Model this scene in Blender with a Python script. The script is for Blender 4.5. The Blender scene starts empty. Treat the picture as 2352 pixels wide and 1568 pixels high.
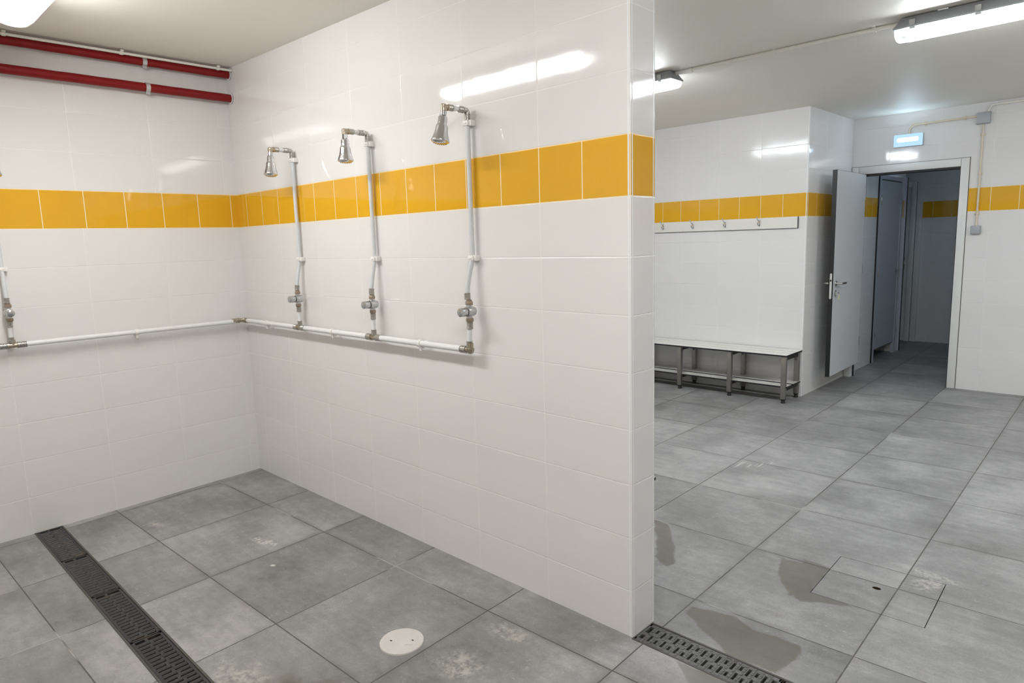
import bpy, bmesh, math, random
from mathutils import Vector, Matrix, geometry
random.seed(7)
S = bpy.context.scene
COL = S.collection
PI = math.pi

# ------------------------------------------------------------------ measured layout (metres)
ROW = 0.2              # wall tile row height, rows at multiples of it
YP = 0.1995            # yellow tile pitch
PX, PT = 2.927, 0.1457  # free-standing shower wall: length along +X, thickness along +Y
CZ = 2.505             # ceiling of the changing room
FLZ = 0.022            # floor level
YB, XS, YD = 4.05, 2.0, 5.154     # bench wall, side wall, doorway wall
YC = 7.92              # end of the corridor
TO = (0.6343, -0.26605); TA = (0.58635, 0.01637); TB = (-0.01016, 0.58344)   # floor tile lattice


def fz(y):
    return FLZ + 0.017 * max(min(y, 0.0), -1.3)


def cz(x, y):
    a = min(1, max(0, (2.6 - x) / 2.6)); b = min(1, max(0, (0.14 - y) / 0.14))
    return CZ + 0.042 * a * b


# ------------------------------------------------------------------ node helpers
class NT:
    def __init__(s, name):
        s.m = bpy.data.materials.new(name); s.m.use_nodes = True
        s.t = s.m.node_tree; s.t.nodes.clear()
        s.out = s.n('ShaderNodeOutputMaterial')

    def n(s, typ, **kw):
        nd = s.t.nodes.new(typ)
        for k, v in kw.items(): setattr(nd, k, v)
        return nd

    def l(s, a, b): s.t.links.new(a, b)

    def put(s, sock, v):
        if isinstance(v, bpy.types.NodeSocket): s.l(v, sock)
        elif v is not None: sock.default_value = v

    def M(s, op, a, b=None, c=None, clamp=False):
        nd = s.n('ShaderNodeMath', operation=op); nd.use_clamp = clamp
        s.put(nd.inputs[0], a)
        if b is not None: s.put(nd.inputs[1], b)
        if c is not None: s.put(nd.inputs[2], c)
        return nd.outputs[0]

    def smooth(s, v, a, b, lo=0.0, hi=1.0):
        nd = s.n('ShaderNodeMapRange', interpolation_type='SMOOTHSTEP')
        s.put(nd.inputs[0], v); s.put(nd.inputs[1], a); s.put(nd.inputs[2], b)
        s.put(nd.inputs[3], lo); s.put(nd.inputs[4], hi)
        return nd.outputs[0]

    def mix(s, f, a, b, mode='MIX'):
        nd = s.n('ShaderNodeMix', data_type='RGBA', blend_type=mode)
        s.put(nd.inputs[0], f)
        s.put(nd.inputs[6], a if isinstance(a, bpy.types.NodeSocket) else (*a, 1))
        s.put(nd.inputs[7], b if isinstance(b, bpy.types.NodeSocket) else (*b, 1))
        return nd.outputs[2]

    def mixf(s, f, a, b):
        nd = s.n('ShaderNodeMix', data_type='FLOAT')
        s.put(nd.inputs[0], f); s.put(nd.inputs[2], a); s.put(nd.inputs[3], b)
        return nd.outputs[0]

    def noise(s, vec, scale, detail=2, rough=0.5, dist=0.0):
        nd = s.n('ShaderNodeTexNoise'); s.put(nd.inputs['Vector'], vec)
        nd.inputs['Scale'].default_value = scale; nd.inputs['Detail'].default_value = detail
        nd.inputs['Roughness'].default_value = rough; nd.inputs['Distortion'].default_value = dist
        return nd.outputs[0]

    def pos(s):
        g = s.n('ShaderNodeNewGeometry'); sp = s.n('ShaderNodeSeparateXYZ')
        s.l(g.outputs['Position'], sp.inputs[0])
        return g.outputs['Position'], sp.outputs

    def vec(s, x, y, z=0.0):
        nd = s.n('ShaderNodeCombineXYZ'); s.put(nd.inputs[0], x); s.put(nd.inputs[1], y); s.put(nd.inputs[2], z)
        return nd.outputs[0]

    def bsdf(s, col=None, rough=0.5, metal=0.0, normal=None, spec=0.5, **kw):
        b = s.n('ShaderNodeBsdfPrincipled')
        s.put(b.inputs['Base Color'], col if isinstance(col, bpy.types.NodeSocket) else (*col, 1))
        s.put(b.inputs['Roughness'], rough); s.put(b.inputs['Metallic'], metal)
        s.put(b.inputs['Specular IOR Level'], spec)
        if normal is not None: s.l(normal, b.inputs['Normal'])
        for k, v in kw.items(): s.put(b.inputs[k], v)
        s.l(b.outputs[0], s.out.inputs[0])
        return b

    def bump(s, h, strength=1.0, dist=1.0):
        nd = s.n('ShaderNodeBump'); nd.inputs['Strength'].default_value = strength
        nd.inputs['Distance'].default_value = dist; s.l(h, nd.inputs['Height'])
        return nd.outputs[0]


def simple(name, col, rough=0.5, metal=0.0, var=0.06, vscale=25.0, bump=0.0, spec=0.5, **kw):
    t = NT(name); p, _ = t.pos()
    n = t.noise(p, vscale, 3)
    c = t.mix(n, tuple(max(0, v * (1 - var)) for v in col), tuple(min(1, v * (1 + var)) for v in col))
    nrm = t.bump(t.noise(p, vscale * 6, 2), 0.3, bump) if bump else None
    t.bsdf(c, rough, metal, nrm, spec, **kw)
    return t.m


WHITE = (0.80, 0.79, 0.777); YELLOW = (0.80, 0.43, 0.024)
GROUT = (0.93, 0.92, 0.90); YGROUT = (0.93, 0.79, 0.54)


def tile_mat(name, axis, oy, owl, owu, wob=1.0, wv=1.0, rgh=0.045):
    """glazed wall tile: white 40x20 rows, one yellow 20x20 band at 1.6-1.8 m; axis = coordinate along the wall"""
    t = NT(name); p, sp = t.pos(); u, z = sp[axis], sp[2]

    def dist(v, off, per):
        a = t.M('DIVIDE', t.M('SUBTRACT', v, off), per)
        return t.M('MULTIPLY', t.M('ABSOLUTE', t.M('SUBTRACT', t.M('FRACT', t.M('ADD', a, 0.5)), 0.5)), per), t.M('FLOOR', a)
    dz, iz = dist(z, 0.0, ROW)
    dy, iy = dist(u, oy, YP); dl, il = dist(u, owl, 2 * YP); du, iu = dist(u, owu, 2 * YP)
    band = t.M('MULTIPLY', t.M('GREATER_THAN', z, 1.6), t.M('LESS_THAN', z, 1.8))
    low = t.M('LESS_THAN', z, 1.6)
    dc = t.mixf(band, t.mixf(low, du, dl), dy)
    ic = t.mixf(band, t.mixf(low, iu, il), iy)
    wid = t.mixf(band, 1.0, 1.35)
    d = t.M('DIVIDE', t.M('MINIMUM', dz, dc), wid)
    grout = t.smooth(d, 0.0009, 0.0021, 1, 0)
    wn = t.n('ShaderNodeTexWhiteNoise', noise_dimensions='3D'); t.l(t.vec(ic, iz, 3.7), wn.inputs[0])
    sc = t.n('ShaderNodeSeparateColor'); t.l(wn.outputs['Color'], sc.inputs[0])
    rnd = sc.outputs
    tone = t.mix(t.M('MULTIPLY', rnd[0], 0.5), WHITE, tuple(c * 0.965 for c in WHITE))
    yel = t.mix(t.noise(p, 3.0, 3), tuple(c * 0.93 for c in YELLOW), YELLOW)
    base = t.mix(band, tone, yel)
    ncol = t.noise(t.vec(u, z), 1.3, 2)
    gcol = t.mix(ncol, tuple(c * 0.9 for c in GROUT), GROUT)
    # the band's grout lines (its own joints and both borders)
    nb = t.M('MULTIPLY', t.M('GREATER_THAN', z, 1.5965), t.M('LESS_THAN', z, 1.8035))
    gcol = t.mix(nb, gcol, YGROUT)
    col = t.mix(grout, base, gcol)
    prof = t.M('MULTIPLY', t.smooth(d, 0.0008, 0.0030), 0.0006)
    tilt = t.M('ADD', t.M('MULTIPLY', t.M('SUBTRACT', rnd[1], 0.5), t.M('MULTIPLY', u, 0.0042 * wob)),
               t.M('MULTIPLY', t.M('SUBTRACT', rnd[2], 0.5), t.M('MULTIPLY', z, 0.0050 * wob)))
    wav = t.M('MULTIPLY', t.noise(p, 7.0, 2), 0.00035 * wv)
    wav2 = t.M('MULTIPLY', t.noise(p, 60.0, 2), 0.00002)
    h = t.M('ADD', t.M('ADD', prof, tilt), t.M('ADD', wav, wav2))
    rough = t.mixf(grout, t.M('MULTIPLY_ADD', t.noise(p, 9.0, 2), 0.03, rgh), 0.6)
    t.bsdf(col, rough, 0, t.bump(h, 1.0, 1.0), 0.5)
    return t.m


def floor_mat(name='cement_look_floor_tile', damp=True):
    t = NT(name); p, sp = t.pos(); x, y = sp[0], sp[1]
    det = TA[0] * TB[1] - TA[1] * TB[0]
    dx = t.M('SUBTRACT', x, TO[0]); dy = t.M('SUBTRACT', y, TO[1])
    i = t.M('DIVIDE', t.M('SUBTRACT', t.M('MULTIPLY', dx, TB[1]), t.M('MULTIPLY', dy, TB[0])), det)
    j = t.M('DIVIDE', t.M('SUBTRACT', t.M('MULTIPLY', dy, TA[0]), t.M('MULTIPLY', dx, TA[1])), det)

    def ld(a): return t.M('MULTIPLY', t.M('ABSOLUTE', t.M('SUBTRACT', t.M('FRACT', t.M('ADD', a, 0.5)), 0.5)), 0.585)
    wob = t.M('MULTIPLY', t.M('SUBTRACT', t.noise(p, 30, 3), 0.5), 0.0022)
    d0 = t.M('MINIMUM', ld(i), ld(j))
    d = t.M('ADD', d0, wob)
    gr = t.smooth(d, 0.0013, 0.0030, 1, 0)
    # joint colour: mostly dark, some stretches pale with cement haze, some nearly invisible
    ng = t.noise(p, 1.7, 2, 0.6)
    gdark = t.mix(t.noise(p, 4.0, 2), (0.055, 0.050, 0.043), (0.12, 0.115, 0.105))
    gcol = t.mix(t.smooth(ng, 0.60, 0.66), gdark, (0.42, 0.41, 0.385))
    # tile body
    wn = t.n('ShaderNodeTexWhiteNoise', noise_dimensions='3D')
    t.l(t.vec(t.M('FLOOR', i), t.M('FLOOR', j), 1.3), wn.inputs[0])
    rv = wn.outputs['Value']
    seedv = t.vec(t.M('ADD', x, t.M('MULTIPLY', rv, 7.0)), t.M('ADD', y, t.M('MULTIPLY', rv, 5.0)), rv)
    n1 = t.noise(seedv, 2.6, 4, 0.55)
    st = t.n('ShaderNodeMapping'); t.l(seedv, st.inputs[0]); st.inputs['Scale'].default_value = (2.2, 11.0, 1)
    st.inputs['Rotation'].default_value = (0, 0, 0.12)
    n2 = t.noise(st.outputs[0], 2.2, 4, 0.6)
    n3 = t.noise(p, 140, 2, 0.6)
    v = t.M('ADD', t.M('MULTIPLY', n1, 0.48), t.M('ADD', t.M('MULTIPLY', n2, 0.17), t.M('ADD', t.M('MULTIPLY', n3, 0.15), t.M('MULTIPLY', t.noise(p, 20, 4, 0.68), 0.20))))
    v = t.M('ADD', v, t.M('MULTIPLY', t.M('SUBTRACT', rv, 0.5), 0.07))
    ramp = t.n('ShaderNodeValToRGB'); t.l(v, ramp.inputs[0])
    e = ramp.color_ramp.elements
    e[0].position = 0.34; e[0].color = (0.165, 0.164, 0.160, 1)
    e[1].position = 0.66; e[1].color = (0.420, 0.417, 0.408, 1)
    m = ramp.color_ramp.elements.new(0.5); m.color = (0.275, 0.273, 0.268, 1)
    col = ramp.outputs[0]
    # grime halo along joints
    halo = t.M('MULTIPLY', t.smooth(t.M('ADD', d0, t.M('MULTIPLY', t.M('SUBTRACT', t.noise(p, 9, 3), 0.5), 0.05)), 0.0, 0.03, 1, 0), t.smooth(t.noise(p, 1.1, 2), 0.40, 0.65))
    col = t.mix(t.M('MULTIPLY', halo, 0.35), col, (0.135, 0.130, 0.112))
    # pale mineral haze flecks
    fl = t.smooth(t.noise(p, 46, 4, 0.7), 0.60, 0.72)
    fl = t.M('MULTIPLY', fl, t.smooth(t.noise(p, 3.1, 3), 0.44, 0.58))
    col = t.mix(t.M('MULTIPLY', fl, 0.55), col, (0.52, 0.51, 0.49))

    wx = t.M('MULTIPLY', t.M('SUBTRACT', t.noise(p, 11, 3, 0.6), 0.5), 0.16)
    wy = t.M('MULTIPLY', t.M('SUBTRACT', t.noise(t.vec(t.M('ADD', x, 9.1), y, 2.2), 11, 3, 0.6), 0.5), 0.16)

    def ell(cx, cy, rx, ry, ang, soft=0.12, warp=1.0):
        c, s_ = math.cos(ang), math.sin(ang)
        ax = t.M('ADD', t.M('SUBTRACT', x, cx), t.M('MULTIPLY', wx, warp)); ay = t.M('ADD', t.M('SUBTRACT', y, cy), t.M('MULTIPLY', wy, warp))
        a = t.M('DIVIDE', t.M('ADD', t.M('MULTIPLY', ax, c), t.M('MULTIPLY', ay, s_)), rx)
        b = t.M('DIVIDE', t.M('SUBTRACT', t.M('MULTIPLY', ay, c), t.M('MULTIPLY', ax, s_)), ry)
        r = t.M('SQRT', t.M('ADD', t.M('MULTIPLY', a, a), t.M('MULTIPLY', b, b)))
        return t.smooth(r, 1 - soft, 1 + soft, 1, 0)

    def union(L):
        r = L[0]
        for q in L[1:]: r = t.M('MAXIMUM', r, q)
        return r
    xw = t.M('ADD', x, t.M('MULTIPLY', wx, 0.30)); yw = t.M('ADD', y, t.M('MULTIPLY', wy, 0.30))

    def poly(pts, soft=0.006):
        """convex damp patch"""
        pts = sorted(pts)
        def half(P):
            h = []
            for p_ in P:
                while len(h) > 1 and (h[-1][0] - h[-2][0]) * (p_[1] - h[-2][1]) - (h[-1][1] - h[-2][1]) * (p_[0] - h[-2][0]) <= 0: h.pop()
                h.append(p_)
            return h
        lo = half(pts); hi = half(pts[::-1]); hull = lo[:-1] + hi[:-1]; r = None
        for a, b in zip(hull, hull[1:] + hull[:1]):
            L = math.hypot(b[0] - a[0], b[1] - a[1]); nx, ny = -(b[1] - a[1]) / L, (b[0] - a[0]) / L
            q = t.M('MULTIPLY_ADD', yw, ny, t.M('MULTIPLY_ADD', xw, nx, -(nx * a[0] + ny * a[1])))
            r = q if r is None else t.M('MINIMUM', r, q)
        return t.smooth(r, -soft, soft)
    if damp:
        wet = union([poly(P_) for P_ in (
            [(2.981, 0.27), (2.988, 0.331), (3.051, 0.351), (3.148, 0.368), (3.235, 0.33), (3.245, 0.13), (3.069, 0.248)],
            [(3.206, 0.33), (3.261, 0.305), (3.337, 0.312), (3.402, 0.346), (3.419, 0.295), (3.41, 0.203), (3.397, 0.136), (3.223, 0.134)],
            [(3.085, 0.944), (3.284, 0.974), (3.292, 0.736), (3.234, 0.649), (3.135, 0.789)],
            [(3.222, 0.68), (3.28, 0.775), (3.349, 0.743), (3.45, 0.728), (3.335, 0.679), (3.284, 0.637)],
            [(3.159, 0.998), (3.277, 0.993), (3.288, 0.961), (3.179, 0.944)],
            [(2.427, 0.948), (2.52, 0.933), (2.566, 0.883), (2.665, 0.74), (2.675, 0.585), (2.60, 0.70)],
            [(2.643, 0.76), (2.713, 0.665), (2.748, 0.587), (2.738, 0.543), (2.686, 0.569), (2.649, 0.592)],
            [(3.115, -0.009), (3.227, -0.008), (3.40, -0.014), (3.33, -0.14), (3.236, -0.11), (3.193, -0.08), (3.155, -0.05)])]
            + [ell(2.37, -0.95, 0.28, 0.10, 0.4, 0.3, 1.0)])
    else:
        wet = t.M('MULTIPLY', x, 0.0)
    col = t.mix(t.M('MULTIPLY', wet, 0.84), col, t.mix(v, (0.085, 0.077, 0.066), (0.235, 0.218, 0.192)))
    pale = union([ell(3.63, 1.185, 0.10, 0.035, -0.15, 0.5, .8), ell(3.615, 1.09, 0.055, 0.05, 0.7, 0.5, .8), ell(2.57, -0.52, 0.10, 0.06, 0.3, 0.6, 1.0),
                  ell(2.56, -0.27, 0.075, 0.035, 0.2, 0.7, .8), ell(2.02, -1.06, 0.09, 0.05, 0.4, 0.7, 1.1), ell(0.42, -0.78, 0.06, 0.03, 0.2, 0.7, 1.0)])
    fine = t.smooth(t.noise(p, 45, 5, 0.7), 0.36, 0.62)
    col = t.mix(t.M('MULTIPLY', t.M('MULTIPLY', pale, fine), 0.60), col, (0.60, 0.575, 0.53))
    # a few scratched white marks
    sm = t.n('ShaderNodeMapping'); t.l(t.vec(t.M('SUBTRACT', x, 2.45), t.M('SUBTRACT', y, 2.07)), sm.inputs[0]); sm.inputs['Rotation'].default_value = (0, 0, 0.62)
    sm.inputs['Scale'].default_value = (60, 5, 1)
    scr = t.M('MULTIPLY', ell(2.45, 2.07, 0.055, 0.14, -0.75, 0.4, .3), t.smooth(t.noise(sm.outputs[0], 1.0, 3), 0.52, 0.64))
    mk = t.M('MULTIPLY', ell(1.085, -0.50, 0.085, 0.018, 0.35, 0.5, .55), t.smooth(t.noise(p, 60, 3), 0.42, 0.55))
    mk2 = ell(1.35, -0.595, 0.013, 0.008, 0.4, 0.4, .1)
    col = t.mix(t.M('MAXIMUM', t.M('MULTIPLY', scr, 0.6), t.M('MAXIMUM', t.M('MULTIPLY', mk, 0.8), mk2)), col, (0.62, 0.61, 0.57))
    # thin cut strip of tile with a pale joint along the left wall
    strip = t.M('MULTIPLY', t.smooth(t.M('ABSOLUTE', t.M('SUBTRACT', x, 0.021)), 0.0012, 0.0028, 1, 0), t.M('LESS_THAN', y, 0.0))
    col = t.mix(gr, col, gcol)
    col = t.mix(t.M('MULTIPLY', strip, 0.75), col, (0.45, 0.44, 0.41))
    hgt = t.M('SUBTRACT', t.M('MULTIPLY', t.smooth(d, 0.0010, 0.0035), 0.0010), t.M('MULTIPLY', n3, 0.00005))
    hgt = t.M('ADD', hgt, t.M('MULTIPLY', n2, 0.0002))
    rough = t.mixf(wet, t.M('MULTIPLY_ADD', n1, 0.25, 0.36), 0.30)
    t.bsdf(col, rough, 0, t.bump(hgt, 1, 1), 0.42)
    return t.m


MAT = {}
MAT['tile_part'] = tile_mat('shower_wall_tile', 0, 0.1325, 0.1325, 0.1325)
MAT['tile_end'] = tile_mat('wall_end_tile', 1, -0.027, -0.1, -0.1)
MAT['tile_left'] = tile_mat('left_wall_tile', 1, -0.0399, -0.060, -0.073)
MAT['tile_rear'] = tile_mat('bench_wall_tile', 0, 1.99, 1.99, 1.99, 5.0, 3.0, 0.10)
MAT['tile_side'] = tile_mat('side_wall_tile', 1, 4.06, 4.06, 4.06, 3.0, 2.0, 0.06)
MAT['tile_door'] = tile_mat('doorway_wall_tile', 0, 3.121, 3.121, 3.121, 1.0, 1.8, 0.06)
MAT['tile_corr'] = tile_mat('corridor_wall_tile', 0, 2.11, 2.11, 2.11)
MAT['floor'] = floor_mat()
MAT['lid'] = floor_mat('cement_look_cover_tile', False)


def ceil_mat():
    t = NT('painted_ceiling'); p, _ = t.pos()
    c = t.mix(t.noise(p, 1.2, 3), (0.83, 0.80, 0.735), (0.875, 0.845, 0.78))
    h = t.M('ADD', t.M('MULTIPLY', t.noise(p, 160, 3), 0.0006), t.M('MULTIPLY', t.noise(p, 2.0, 2), 0.004))
    t.bsdf(c, 0.55, 0, t.bump(h, 0.7, 1), 0.35)
    return t.m


MAT['ceil'] = ceil_mat()
MAT['trim'] = simple('white_plastic_trim', (0.85, 0.86, 0.87), 0.3)
MAT['joint'] = simple('cream_joint', (0.83, 0.80, 0.74), 0.7)
MAT['red'] = simple('red_painted_pipe', (0.235, 0.008, 0.009), 0.38, var=0.15, vscale=14, bump=0.002, spec=0.3)
MAT['clamp'] = simple('galvanised_clamp', (0.62, 0.63, 0.64), 0.35, 0.6)
MAT['wpipe'] = simple('white_plastic_pipe', (0.80, 0.81, 0.81), 0.32)
MAT['gpipe'] = simple('pale_grey_riser_pipe', (0.66, 0.69, 0.71), 0.32)
MAT['clip'] = simple('white_plastic_clip', (0.84, 0.83, 0.80), 0.4)
MAT['brass'] = simple('nickel_brass_fitting', (0.46, 0.40, 0.31), 0.30, 0.9, var=0.2, vscale=90)
MAT['sleeve'] = simple('steel_press_sleeve', (0.50, 0.49, 0.46), 0.28, 0.95, var=0.2, vscale=120)
MAT['nut'] = simple('dull_brass_nut', (0.36, 0.29, 0.225), 0.42, 0.6, var=0.15)
MAT['chrome'] = simple('chrome', (0.66, 0.67, 0.68), 0.10, 1.0, var=0.03)
MAT['chromed'] = simple('worn_chrome', (0.56, 0.57, 0.58), 0.24, 1.0, var=0.12, vscale=60)
MAT['dark'] = simple('black_rubber', (0.014, 0.014, 0.014), 0.5)
MAT['hpl_edge'] = simple('black_laminate_edge', (0.012, 0.012, 0.013), 0.42)
MAT['hpl'] = simple('white_laminate', (0.80, 0.79, 0.735), 0.32, var=0.02)
MAT['doorwhite'] = simple('pale_grey_door_laminate', (0.63, 0.645, 0.66), 0.35, var=0.03)
MAT['frame'] = simple('white_door_frame', (0.76, 0.76, 0.74), 0.35, var=0.03)
MAT['steel'] = simple('brushed_steel_leg', (0.30, 0.283, 0.258), 0.36, 0.75, var=0.12)
MAT['satin'] = simple('satin_steel', (0.50, 0.49, 0.47), 0.25, 1.0)
MAT['plate'] = simple('pale_lock_plate', (0.72, 0.70, 0.68), 0.35, 0.3)
MAT['lampgrey'] = simple('grey_lamp_housing', (0.31, 0.325, 0.34), 0.45)
MAT['lampclip'] = simple('steel_lamp_clip', (0.42, 0.43, 0.42), 0.4, 0.5)
MAT['boxgrey'] = simple('grey_plastic_box', (0.43, 0.45, 0.47), 0.4)
MAT['conduit'] = simple('cream_conduit', (0.74, 0.655, 0.51), 0.42)
MAT['conduitw'] = simple('off_white_conduit', (0.82, 0.80, 0.735), 0.42)
MAT['disc'] = simple('off_white_plastic_cover', (0.64, 0.62, 0.59), 0.45, var=0.09, vscale=18)
MAT['keytag'] = simple('pale_key_tag', (0.80, 0.72, 0.48), 0.4)
MAT['socket'] = simple('dirty_brass_socket', (0.10, 0.068, 0.035), 0.4, 0.4, var=0.3, vscale=200)
MAT['joint_shadow'] = simple('dark_grey_joint_shadow', (0.13, 0.125, 0.12), 0.6)
MAT['board'] = simple('grey_cubicle_panel', (0.50, 0.52, 0.57), 0.4, var=0.03)


def iron_mat():
    t = NT('cast_iron'); p, sp = t.pos()
    n = t.noise(p, 70, 4, 0.65)
    c = t.mix(n, (0.010, 0.0105, 0.011), (0.060, 0.061, 0.062))
    rust = t.smooth(t.noise(p, 9, 3, 0.6), 0.60, 0.74)
    c = t.mix(t.M('MULTIPLY', rust, 0.55), c, (0.10, 0.058, 0.028))
    pale = t.smooth(t.noise(p, 130, 3, 0.7), 0.67, 0.78)
    c = t.mix(t.M('MULTIPLY', pale, 0.5), c, (0.33, 0.32, 0.30))
    t.bsdf(c, t.M('MULTIPLY_ADD', n, 0.3, 0.30), 0.25, t.bump(t.M('MULTIPLY', n, 0.0018), 1, 1), 0.5)
    return t.m


def iron2_mat():
    t = NT('worn_cast_iron'); p, sp = t.pos()
    n = t.noise(p, 90, 4, 0.65)
    c = t.mix(n, (0.030, 0.031, 0.031), (0.21, 0.21, 0.205))
    pale = t.smooth(t.noise(p, 150, 3, 0.7), 0.62, 0.74)
    c = t.mix(t.M('MULTIPLY', pale, 0.6), c, (0.48, 0.47, 0.44))
    t.bsdf(c, 0.5, 0.2, t.bump(t.M('MULTIPLY', n, 0.0018), 1, 1), 0.5)
    return t.m


MAT['iron'] = iron_mat(); MAT['iron2'] = iron2_mat()
MAT['channel'] = simple('grey_channel_rail', (0.068, 0.062, 0.055), 0.55, 0.0, var=0.35, vscale=40)


def emit(name, col, strength):
    t = NT(name); e = t.n('ShaderNodeEmission'); e.inputs[0].default_value = (*col, 1); e.inputs[1].default_value = strength
    t.l(e.outputs[0], t.out.inputs[0]); return t.m


MAT['tube'] = emit('lit_lamp_diffuser', (0.93, 0.985, 1.04), 20.0)
MAT['tubew'] = emit('warm_lit_lamp_diffuser', (0.99, 0.985, 0.968), 17.6)
MAT['tube_fill'] = emit('added_fill_lamp_diffuser', (0.93, 0.985, 1.04), 12.5)
MAT['emtube'] = emit('lit_emergency_tube', (0.58, 0.80, 1.0), 24.0)
MAT['empanel'] = emit('lit_emergency_panel', (0.50, 0.77, 1.0), 0.40)
MAT['emtube_fill'] = emit('added_corridor_fill_tube', (0.50, 0.72, 1.0), 60.0)


def lens_end_mat():
    t = NT('clear_prismatic_plastic')
    t.bsdf((0.90, 0.90, 0.89), 0.25, 0, None, 0.5, **{'Transmission Weight': 0.55, 'IOR': 1.08})
    return t.m


MAT['lensend'] = lens_end_mat()

# ------------------------------------------------------------------ mesh helpers


def link(o): COL.objects.link(o); return o


def obj(name, bm, mat, parent=None, smooth=True, ang=35):
    me = bpy.data.meshes.new(name)
    bmesh.ops.recalc_face_normals(bm, faces=bm.faces)
    bm.to_mesh(me); bm.free()
    for m in (mat if isinstance(mat, (list, tuple)) else [mat]): me.materials.append(m)
    o = bpy.data.objects.new(name, me); link(o)
    if parent: o.parent = parent
    if smooth:
        me.polygons.foreach_set('use_smooth', [True] * len(me.polygons))
        me.set_sharp_from_angle(angle=math.radians(ang))
    return o


def tag(o, label, cat, group=None, kind=None):
    o['label'] = label; o['category'] = cat
    if group: o['group'] = group
    if kind: o['kind'] = kind
    return o


def thing(name, label, cat, loc=(0, 0, 0), rz=0.0, group=None, kind=None):
    o = bpy.data.objects.new(name, None); link(o); o.location = loc; o.rotation_euler = (0, 0, rz)
    o.empty_display_size = 0.05
    return tag(o, label, cat, group, kind)


def dup(root, loc, rz, label):
    r = root.copy(); link(r); r.location = loc; r.rotation_euler = (0, 0, rz); r['label'] = label
    for ch in list(root.children):
        c = ch.copy(); link(c); c.parent = r
        for g in ch.children:
            d = g.copy(); link(d); d.parent = c
    return r


def B(): return bmesh.new()


def box(bm, lo, hi, bev=0.0, M=None, seg=2):
    lo, hi = Vector(lo), Vector(hi)
    r = bmesh.ops.create_cube(bm, size=1.0)
    vs = r['verts']
    for v in vs: v.co = Vector([(lo[i] + hi[i]) / 2 + v.co[i] * (hi[i] - lo[i]) for i in range(3)])
    if bev > 0:
        es = {e for v in vs for e in v.link_edges}
        rr = bmesh.ops.bevel(bm, geom=list(es), offset=bev, segments=seg, profile=0.5, affect='EDGES')
        vs = list({v for f in rr['faces'] for v in f.verts} | {v for v in vs if v.is_valid})
    if M is not None: bmesh.ops.transform(bm, matrix=M, verts=vs)
    return vs


def frame_to(d):
    d = Vector(d).normalized()
    a = Vector((0, 0, 1)) if abs(d.z) < 0.9 else Vector((1, 0, 0))
    x = a.cross(d).normalized(); y = d.cross(x)
    return x, y, d


def lathe(bm, prof, o, d, n=24, cap=True):
    """prof: (radius, distance along d)"""
    x, y, d = frame_to(d); o = Vector(o); rings = []
    for r, h in prof:
        if r < 1e-6: rings.append([bm.verts.new(o + d * h)]); continue
        rings.append([bm.verts.new(o + d * h + x * (r * math.cos(2 * PI * k / n)) + y * (r * math.sin(2 * PI * k / n))) for k in range(n)])
    for a, b in zip(rings, rings[1:]):
        for k in range(n):
            k2 = (k + 1) % n
            if len(a) == 1 and len(b) == 1: continue
            if len(a) == 1: bm.faces.new((a[0], b[k], b[k2]))
            elif len(b) == 1: bm.faces.new((a[k], a[k2], b[0]))
            else: bm.faces.new((a[k], a[k2], b[k2], b[k]))
    if cap:
        for r in (rings[0], rings[-1]):
            if len(r) > 2: bm.faces.new(r)


def cyl(bm, a, b, r, n=20, bev=0.0):
    a, b = Vector(a), Vector(b); L = (b - a).length
    if bev: prof = [(r - bev, 0), (r, bev), (r, L - bev), (r - bev, L)]
    else: prof = [(r, 0), (r, L)]
    lathe(bm, prof, a, b - a, n)


def tube(bm, pts, r, n=16, cap=True):
    pts = [Vector(p) for p in pts]; rings = []
    t0 = (pts[1] - pts[0]).normalized(); x, y, _ = frame_to(t0)
    for i, p in enumerate(pts):
        t = ((pts[i] - pts[i - 1]).normalized() if i else t0)
        t2 = ((pts[i + 1] - pts[i]).normalized() if i + 1 < len(pts) else t)
        tt = (t + t2).normalized()
        x = (x - tt * x.dot(tt)).normalized(); y = tt.cross(x)
        rings.append([bm.verts.new(p + x * (r * math.cos(2 * PI * k / n)) + y * (r * math.sin(2 * PI * k / n))) for k in range(n)])
    for a, b in zip(rings, rings[1:]):
        for k in range(n): bm.faces.new((a[k], a[(k + 1) % n], b[(k + 1) % n], b[k]))
    if cap: bm.faces.new(rings[0]); bm.faces.new(rings[-1])


def bend(pts, r, seg=6):
    """polyline with rounded corners"""
    pts = [Vector(p) for p in pts]; out = [pts[0]]
    for a, b, c in zip(pts, pts[1:], pts[2:]):
        d1 = (a - b).normalized(); d2 = (c - b).normalized()
        ang = d1.angle(d2); k = min(r / max(math.tan(ang / 2), 1e-3), 0.49 * min((a - b).length, (c - b).length))
        p, q = b + d1 * k, b + d2 * k
        for s in range(seg + 1):
            f = s / seg; out.append((p * (1 - f) + b * f) * (1 - f) + (b * (1 - f) + q * f) * f)
    out.append(pts[-1]); return out


def hexnut(bm, o, d, r, h, n=6):
    lathe(bm, [(r * 0.9, 0), (r, h * 0.15), (r, h * 0.85), (r * 0.9, h)], o, d, n)


def sleeve(bm, a, b, r):
    """ribbed press sleeve from a to b"""
    a, b = Vector(a), Vector(b); L = (b - a).length; prof = []
    k = 4
    prof.append((r * 0.93, 0)); prof.append((r * 1.12, L * 0.03)); prof.append((r * 1.12, L * 0.12))
    for i in range(k):
        s = L * (0.16 + 0.78 * i / k); w = L * 0.78 / k
        prof += [(r * 0.96, s), (r * 1.07, s + w * 0.3), (r * 1.07, s + w * 0.7), (r * 0.96, s + w * 0.95)]
    prof += [(r * 1.1, L * 0.96), (r * 1.1, L)]
    lathe(bm, prof, a, b - a, 18)


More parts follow.
